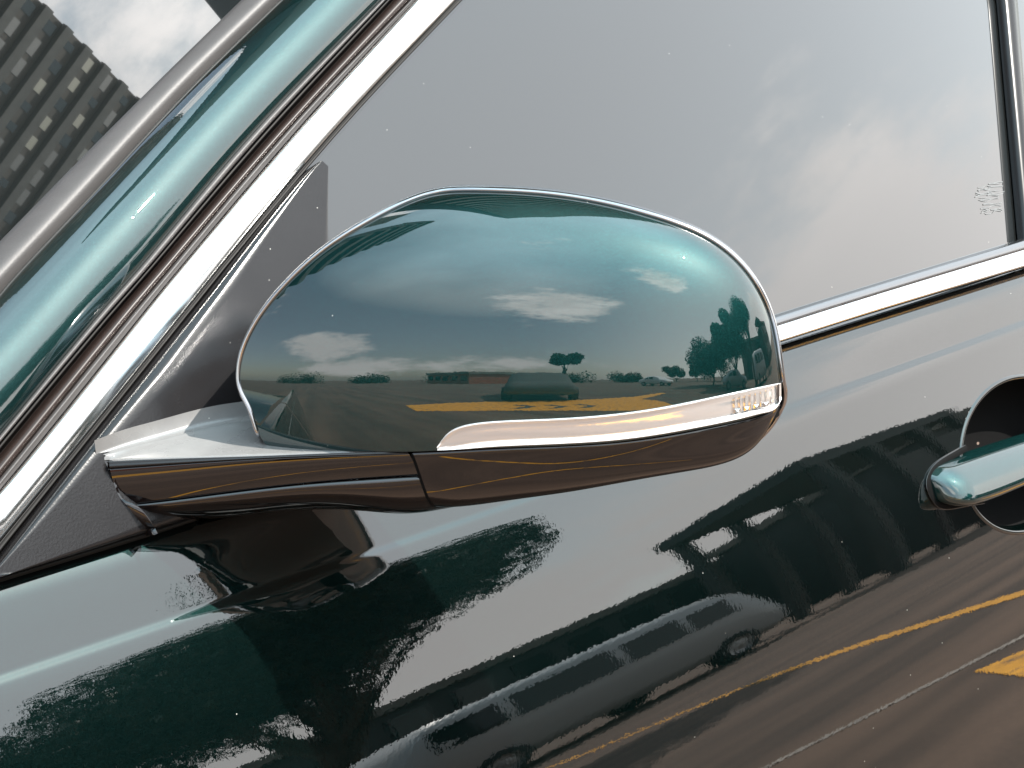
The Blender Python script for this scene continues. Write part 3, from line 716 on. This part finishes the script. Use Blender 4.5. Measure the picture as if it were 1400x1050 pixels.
def vehicle(name, label, loc, rz, prof, W_, wins, m, wheels, r=.33, group=None):
    """prof: side outline as (x, z_bottom, z_top, width factor) stations; wins: windows as (x0, x1, z0, z1)"""
    t = empty(name, loc, None, radians(rz)); setp(t, label, 'van' if 'bus' in name or 'van' in name else 'car', group)
    rows = []
    for x, zb, zt, wf in prof:
        hw = W_/2*wf; sec = []
        for k, (fy, fz) in enumerate([(-.9, 0), (-1, .12), (-1.0, .5), (-.97, .62), (-.88, .9), (-.75, .985), (-.4, 1.0), (0, 1.01), (.4, 1.0), (.75, .985), (.88, .9), (.97, .62), (1.0, .5), (1, .12), (.9, 0)]):
            sec.append((x, fy*hw, zb+(zt-zb)*fz))
        rows.append(sec)
    P = np.array(rows); v = P.reshape(-1, 3); f = gridfaces(len(rows), 15); n = len(rows)
    f += [tuple(range(14, -1, -1)), tuple((n-1)*15+i for i in range(15))]
    f += [(i*15, (i+1)*15, (i+1)*15+14, i*15+14) for i in range(n-1)]
    body = mesh('body', v, f, m, t)
    ht = max(p[2] for p in prof)
    def half(x, z):
        zb = np.interp(x, [p[0] for p in prof], [p[1] for p in prof]); zt = np.interp(x, [p[0] for p in prof], [p[2] for p in prof])
        wf = np.interp(x, [p[0] for p in prof], [p[3] for p in prof]); q = (z-zb)/(zt-zb)
        return W_/2*wf*np.interp(q, [0, .12, .5, .62, .9, .985, 1], [.9, 1, 1, .97, .88, .75, .4])
    for side in (-1, 1):
        for x0, x1, z0, z1 in wins:
            k = [(x0, z0), (x1, z0), (x1-.04, z1), (x0+.04, z1)]
            mesh('window', [(x, side*(half(x, z)+.012), z) for x, z in k]+[(x, side*(half(x, z)-.03), z) for x, z in k],
                 [(0, 1, 2, 3), (0, 4, 5, 1), (1, 5, 6, 2), (2, 6, 7, 3), (3, 7, 4, 0)], M_dglass, t, smooth=False)
        for x in wheels: wheel(x, side*(W_/2-.0), r, t, side)
    return t
VAN = [(-2.55, .45, .95, .80), (-2.5, .38, 1.15, .93), (-2.3, .34, 1.55, .97), (-2.1, .32, 1.88, 1), (-1.6, .3, 1.96, 1), (0, .3, 1.98, 1), (1.1, .3, 1.97, 1), (1.7, .3, 1.90, 1), (2.0, .3, 1.72, .99), (2.3, .32, 1.25, .97), (2.55, .40, .95, .86), (2.62, .5, .80, .75)]
CARP = [(-2.2, .45, .75, .80), (-2.12, .36, .98, .93), (-1.6, .3, 1.05, 1), (-1.25, .28, 1.30, .99), (-.8, .27, 1.44, .98), (0, .26, 1.46, .98), (.5, .27, 1.38, .98), (1.05, .28, 1.02, 1), (1.7, .3, .92, .98), (2.1, .36, .80, .92), (2.2, .45, .68, .8)]
VW = [(-2.15, -1.35, 1.18, 1.68), (-1.25, .05, 1.16, 1.70), (.15, 1.0, 1.16, 1.68), (1.08, 1.75, 1.16, 1.62)]
CW = [(-1.25, -.65, 1.02, 1.3), (-.58, .12, 1.0, 1.34), (.18, .72, 1.0, 1.26)]
vm = vehicle('minibus', 'large silver minibus parked beyond the yellow line, mirrored in the lower front door', (11.2, -12.2, 0), 0, VAN, 1.86, VW, M_van, (-1.6, 1.55))
vm.scale = (1.22, 1.2, 1.18)
vehicle('sedan_car', 'silver saloon parked under the broad tree, mirrored beside the tip of the mirror cap', (3.6, -13.5, 0), 8, CARP, 1.8, CW, M_silver, (-1.4, 1.4))
vehicle('sedan_car', 'small white car far off on the open lot', (-9.5, -23, 0), 14, CARP, 1.8, CW, M_white, (-1.4, 1.4))
vehicle('sedan_car', 'dark car standing end-on by the yellow road marking, small round tree behind it', (-6.9, -6.7, 0), 40, CARP, 1.9, CW, M_conc2, (-1.4, 1.4))

def tree(name, label, x, y, h, r, m, n=5200, base=.35, flat=.7, leaf=.16, seed=1, lobes=14, group=None):
    rr = random.Random(seed); t = empty(name, (x, y, 0)); setp(t, label, 'tree', group)
    zc_ = h-r*flat; th_ = h*base
    # trunk with limbs
    V, F_ = [], []
    def limb(p0, p1, r0, r1, k=8):
        p0 = Vector(p0); p1 = Vector(p1); ax = (p1-p0).normalized(); a = ax.orthogonal().normalized(); b = ax.cross(a); m0 = len(V); st = 5
        bend = Vector((rr.uniform(-1, 1), rr.uniform(-1, 1), 0))*(p1-p0).length*.08
        for i in range(st+1):
            s = i/st; c = p0.lerp(p1, s)+bend*sin(pi*s); ra = r0*(1-s)+r1*s
            for j in range(k): V.append(tuple(c+(a*cos(2*pi*j/k)+b*sin(2*pi*j/k))*ra))
        for i in range(st):
            for j in range(k): F_.append((m0+i*k+j, m0+i*k+(j+1) % k, m0+(i+1)*k+(j+1) % k, m0+(i+1)*k+j))
    limb((0, 0, 0), (r*.05, 0, th_), h*.030, h*.020)
    blobs = []
    for i in range(lobes):
        a = rr.uniform(0, 2*pi); q = rr.uniform(.25, .95); e = rr.uniform(-.6, .9)
        c = Vector((cos(a)*r*q*.8, sin(a)*r*q*.8, zc_+e*r*flat*.62)); blobs.append((c, r*rr.uniform(.26, .46)))
        if i % 2 == 0: limb((r*.05, 0, th_*rr.uniform(.75, 1)), c, h*.012, h*.003, 6)
    mesh('trunk', V, F_, M_bark, t)
    rg = np.random.default_rng(seed); bi = np.arange(n) % lobes; cs = np.array([tuple(c) for c, _ in blobs]); bs = np.array([q for _, q in blobs])
    d = rg.normal(size=(n, 3))*(1, 1, .75); d /= np.linalg.norm(d, axis=1)[:, None]; d *= (bs[bi]*rg.random(n)**.35)[:, None]
    p = cs[bi]+d; a = rg.normal(size=(n, 3)); a /= np.linalg.norm(a, axis=1)[:, None]; b = np.cross(a, rg.normal(size=(n, 3))); b /= np.linalg.norm(b, axis=1)[:, None]
    sz = (leaf*rg.uniform(.6, 1.5, n))[:, None]
    V2 = np.stack([p+a*sz, p+b*sz*.55, p-a*sz, p-b*sz*.55], 1).reshape(-1, 3); F2 = np.arange(4*n).reshape(-1, 4).tolist()
    mesh('crown', V2, F2, m, t, smooth=False); return t
tree('broad_tree', 'broad dark leafy tree standing before the silver minibus, the nearest tree to the car', 6.0, -8.7, 5.8, 2.45, M_leaf2, 60000, base=.42, flat=.55, leaf=.045, seed=4, lobes=26)
tree('broad_tree', 'rounded dense tree standing behind the silver saloon', 4.6, -16.5, 7.8, 4.2, M_leaf2, 40000, base=.2, flat=.7, leaf=.12, seed=9, lobes=20)
tree('broad_tree', 'low dense rounded tree next along behind the silver saloon, straight out from the mirror', -.2, -21.5, 6.2, 4.4, M_leaf2, 26000, base=.12, flat=.65, leaf=.11, seed=17, lobes=20)
cp = empty('shelter', (19.4, -13.0, 0), None, radians(-8)); setp(cp, 'dark flat-roofed open shelter on posts, standing past the silver minibus before the grey block', 'shelter')
box('roof', (-3.0, 2.8, -1.5, 1.5, 5.05, 5.4), M_facade, cp); box('roof_beam', (-2.2, 1.6, -1.1, 1.1, 5.42, 5.65), M_facade, cp)
for px_ in (-2.6, -.9, .9, 2.5):
    for py_ in (-1.4, 1.4): box('post', (px_-.13, px_+.13, py_-.13, py_+.13, 0, 5.05), M_facade, cp)
for px_, z0_ in ((-.8, 3.7), (1.0, 3.9)): box('side_panel', (px_, px_+1.2, 1.42, 1.50, z0_-1.6, z0_+.4), M_facade, cp)
tree('round_tree', 'small round-headed tree behind the dark end-on car', -13.2, -14.2, 4.3, 1.35, M_leaf2, 6000, base=.5, flat=.55, leaf=.1, seed=21, lobes=8)
for i, (x, y, h, r) in enumerate([(-2, -45, 5.5, 3.6), (-8, -50, 5, 3.4), (-16, -52, 5.5, 4), (2.5, -38, 6.5, 3.8), (8, -34, 8, 4.2), (-30, -50, 3.0, 5), (-40, -42, 2.6, 6), (-55, -30, 2.8, 7), (-60, -14, 2.4, 7), (-62, 4, 2.8, 8)]):
    tree('far_tree', ['bushy tree at the far edge of the lot, straight out from the mirror', 'low bushy tree at the far edge, left of the tallest gap', 'wide bushy tree at the far edge past the white car', 'bushy tree of middle height behind the rounded dense tree', 'tall bushy tree at the far edge behind the minibus', 'low tree at the far edge beyond the yellow marking', 'squat tree at the far edge beyond the dark end-on car', 'wide squat tree at the far end of the lot', 'low spreading tree at the far end, ahead of the car', 'low spreading tree at the far end, past the bonnet'][i],
         x, y, h, r, M_leaf2, 6000, base=.08, flat=.6 if h > 3.5 else .3, leaf=.18, seed=30+i, lobes=12, group='trees along the far edge of the lot')

def block(name, label, x0, x1, y0, y1, h, m, floors, nwin, side, cat='building', win=(.6, .5), slab=0.0, wm=None, fmin=0):
    """a building whose face on `side` ('N': y0 or 'S': y1) carries rows of windows and floor slabs"""
    t = empty(name, ((x0+x1)/2, (y0+y1)/2, 0)); setp(t, label, cat); w2, d2 = (x1-x0)/2, (y1-y0)/2
    box('wall', (-w2, w2, -d2, d2, 0, h), m, t); box('roof', (-w2-.3, w2+.3, -d2-.3, d2+.3, h, h+.5), M_conc, t)
    fh = h/floors; yy = -d2 if side == 'N' else d2; sg_ = -1 if side == 'N' else 1; cw = 2*w2/nwin
    v, f = boxmesh(-cw*win[0]/2, cw*win[0]/2, -.06, .06, -fh*win[1]/2, fh*win[1]/2)
    me = bpy.data.meshes.new('window'); me.from_pydata(v, [], f); me.materials.append(wm or M_bwin)
    mvar = [me]
    if wm:
        for q, mm in enumerate((M_bwin, M_winsky2, M_bwin, M_winsky3)):
            m2 = me.copy(); m2.materials[0] = mm
            for vv in m2.vertices: vv.co.x *= (.8, 1.15, .55, .9)[q]; vv.co.z *= (1.2, .7, 1.0, .8)[q]
            mvar.append(m2)
    rw = random.Random(nwin*7+floors)
    if slab:
        v, f = boxmesh(-w2-.1, w2+.1, -slab/2, slab/2, -fh*.17, fh*.17); ms = bpy.data.meshes.new('balcony'); ms.from_pydata(v, [], f); ms.materials.append(M_slab)
    for i in range(fmin, floors):
        if slab:
            o = bpy.data.objects.new('balcony', ms); COL.objects.link(o); o.parent = t; o.location = (0, yy+sg_*slab/2, fh*(i+.17))
        for j in range(nwin):
            o = bpy.data.objects.new('window', rw.choice(mvar)); COL.objects.link(o); o.parent = t; o.location = (-w2+cw*(j+.5), yy+sg_*.03, fh*(i+.58))
    return t
block('low_building', 'long low dark grey building with small windows behind the minibus', 13, 33, -33, -27, 6.0, M_facade, 2, 10, 'S')
block('low_building', 'dark grey block standing farther along past the minibus, with wide windows', 31, 56, -26, -18, 6.6, M_facade, 2, 8, 'S')
block('shed', 'low shed with a dull red roof at the far end of the lot', -46, -34, -26, -20, 2.4, M_roofm, 1, 5, 'S')
block('residential_tower', 'tall apartment tower with ribbed balconies rising beyond the car roof', 5.2, 25, 9.5, 14.5, 105, M_tower, 38, 6, 'N', slab=1.2, win=(.7, .55))
block('residential_tower', 'short apartment tower with ribbed balconies beyond the bonnet', -13, -3.6, 10, 15, 34, M_tower, 12, 4, 'N', slab=1.2, win=(.7, .55))
block('residential_tower', 'slimmer apartment tower with ribbed balconies beyond the windscreen', -5, 20.2, 95, 112, 150, M_tower2, 46, 12, 'N', slab=.5, win=(.62, .5), wm=M_winsky, fmin=22)

# painted markings on the asphalt
def flat(name, label, pts, m, z=.004, cat='road marking'):
    o = mesh(name, [(x, y, z) for x, y in pts], [tuple(range(len(pts)))], m, smooth=False); return setp(o, label, cat, kind='thing')
def stripe(name, label, pts, wd, m, z=.004):
    c = catmull(pts, 30); t_ = np.gradient(c, axis=0); t_ /= np.linalg.norm(t_, axis=1)[:, None]; n_ = np.stack([-t_[:, 1], t_[:, 0]], 1)
    P = np.array([[(*(c[i]+n_[i]*k), z) for i in range(30)] for k in (-wd/2, wd/2)]); o = gridobj(name, P, m, smooth=False)
    return setp(o, label, 'road marking')
stripe('painted_line', 'long thin yellow line on the asphalt, mirrored low in the front door', [(8.6, -10.5), (7.2, -7.5), (6.4, -5.0), (5.1, -2.8), (4.2, -1.2)], .11, M_yel)
stripe('painted_line', 'thin faded white line on the asphalt close beside the front door', [(2.0, -2.6), (3.2, -1.75), (4.4, -.9)], .05, M_faded)
flat('painted_arrow', 'yellow arrow head painted on the asphalt near the door handle', [(3.27, -1.46), (3.45, -1.05), (3.0, -.55), (2.7, -.75), (2.95, -1.08)], M_yel)
flat('painted_wedge', 'broad curved yellow wedge marking with dark chevrons, mirrored in the mirror cap',
     [(.4+(x-.4)*1.38, -.2+(y+.2)*1.38) for x, y in [(-4.2, -1.8), (-4.35, -2.6), (-4.2, -3.6), (-3.6, -4.6), (-3.0, -6.2), (-2.9, -8.2), (-2.6, -8.2), (-2.4, -5.6), (-1.5, -5.1), (-.85, -4.3), (-.45, -3.6), (-.75, -3.4), (-1.3, -3.6), (-2.3, -3.0), (-2.8, -2.5), (-3.3, -1.6)]][::-1], M_yel)
for i in range(3):
    x, y = -4.4+.62*i*.62, -4.1-.62*i*.78
    a = radians(-52); ca, sa = cos(a), sin(a); R2 = lambda p: (x+p[0]*ca-p[1]*sa, y+p[0]*sa+p[1]*ca)
    o = flat('painted_chevron', ['first dark chevron on the yellow wedge, at its pointed end', 'middle dark chevron of three on the yellow wedge', 'last dark chevron on the yellow wedge, towards the fork'][i],
         [R2(p) for p in ((-.24, .42), (-.04, .42), (.24, 0), (-.04, -.42), (-.24, -.42), (.04, 0))][::-1], M_conc2, z=.008)
    o['group'] = 'chevrons on the yellow wedge'

stripe('painted_line', 'thin curved orange line on the asphalt just outside the mirror, mirrored in its lower cover', [(-.05, -.1), (-.2, -.28), (-.40, -.70), (-.40, -1.08), (-.06, -1.26), (.4, -1.25)], .022, M_yel)
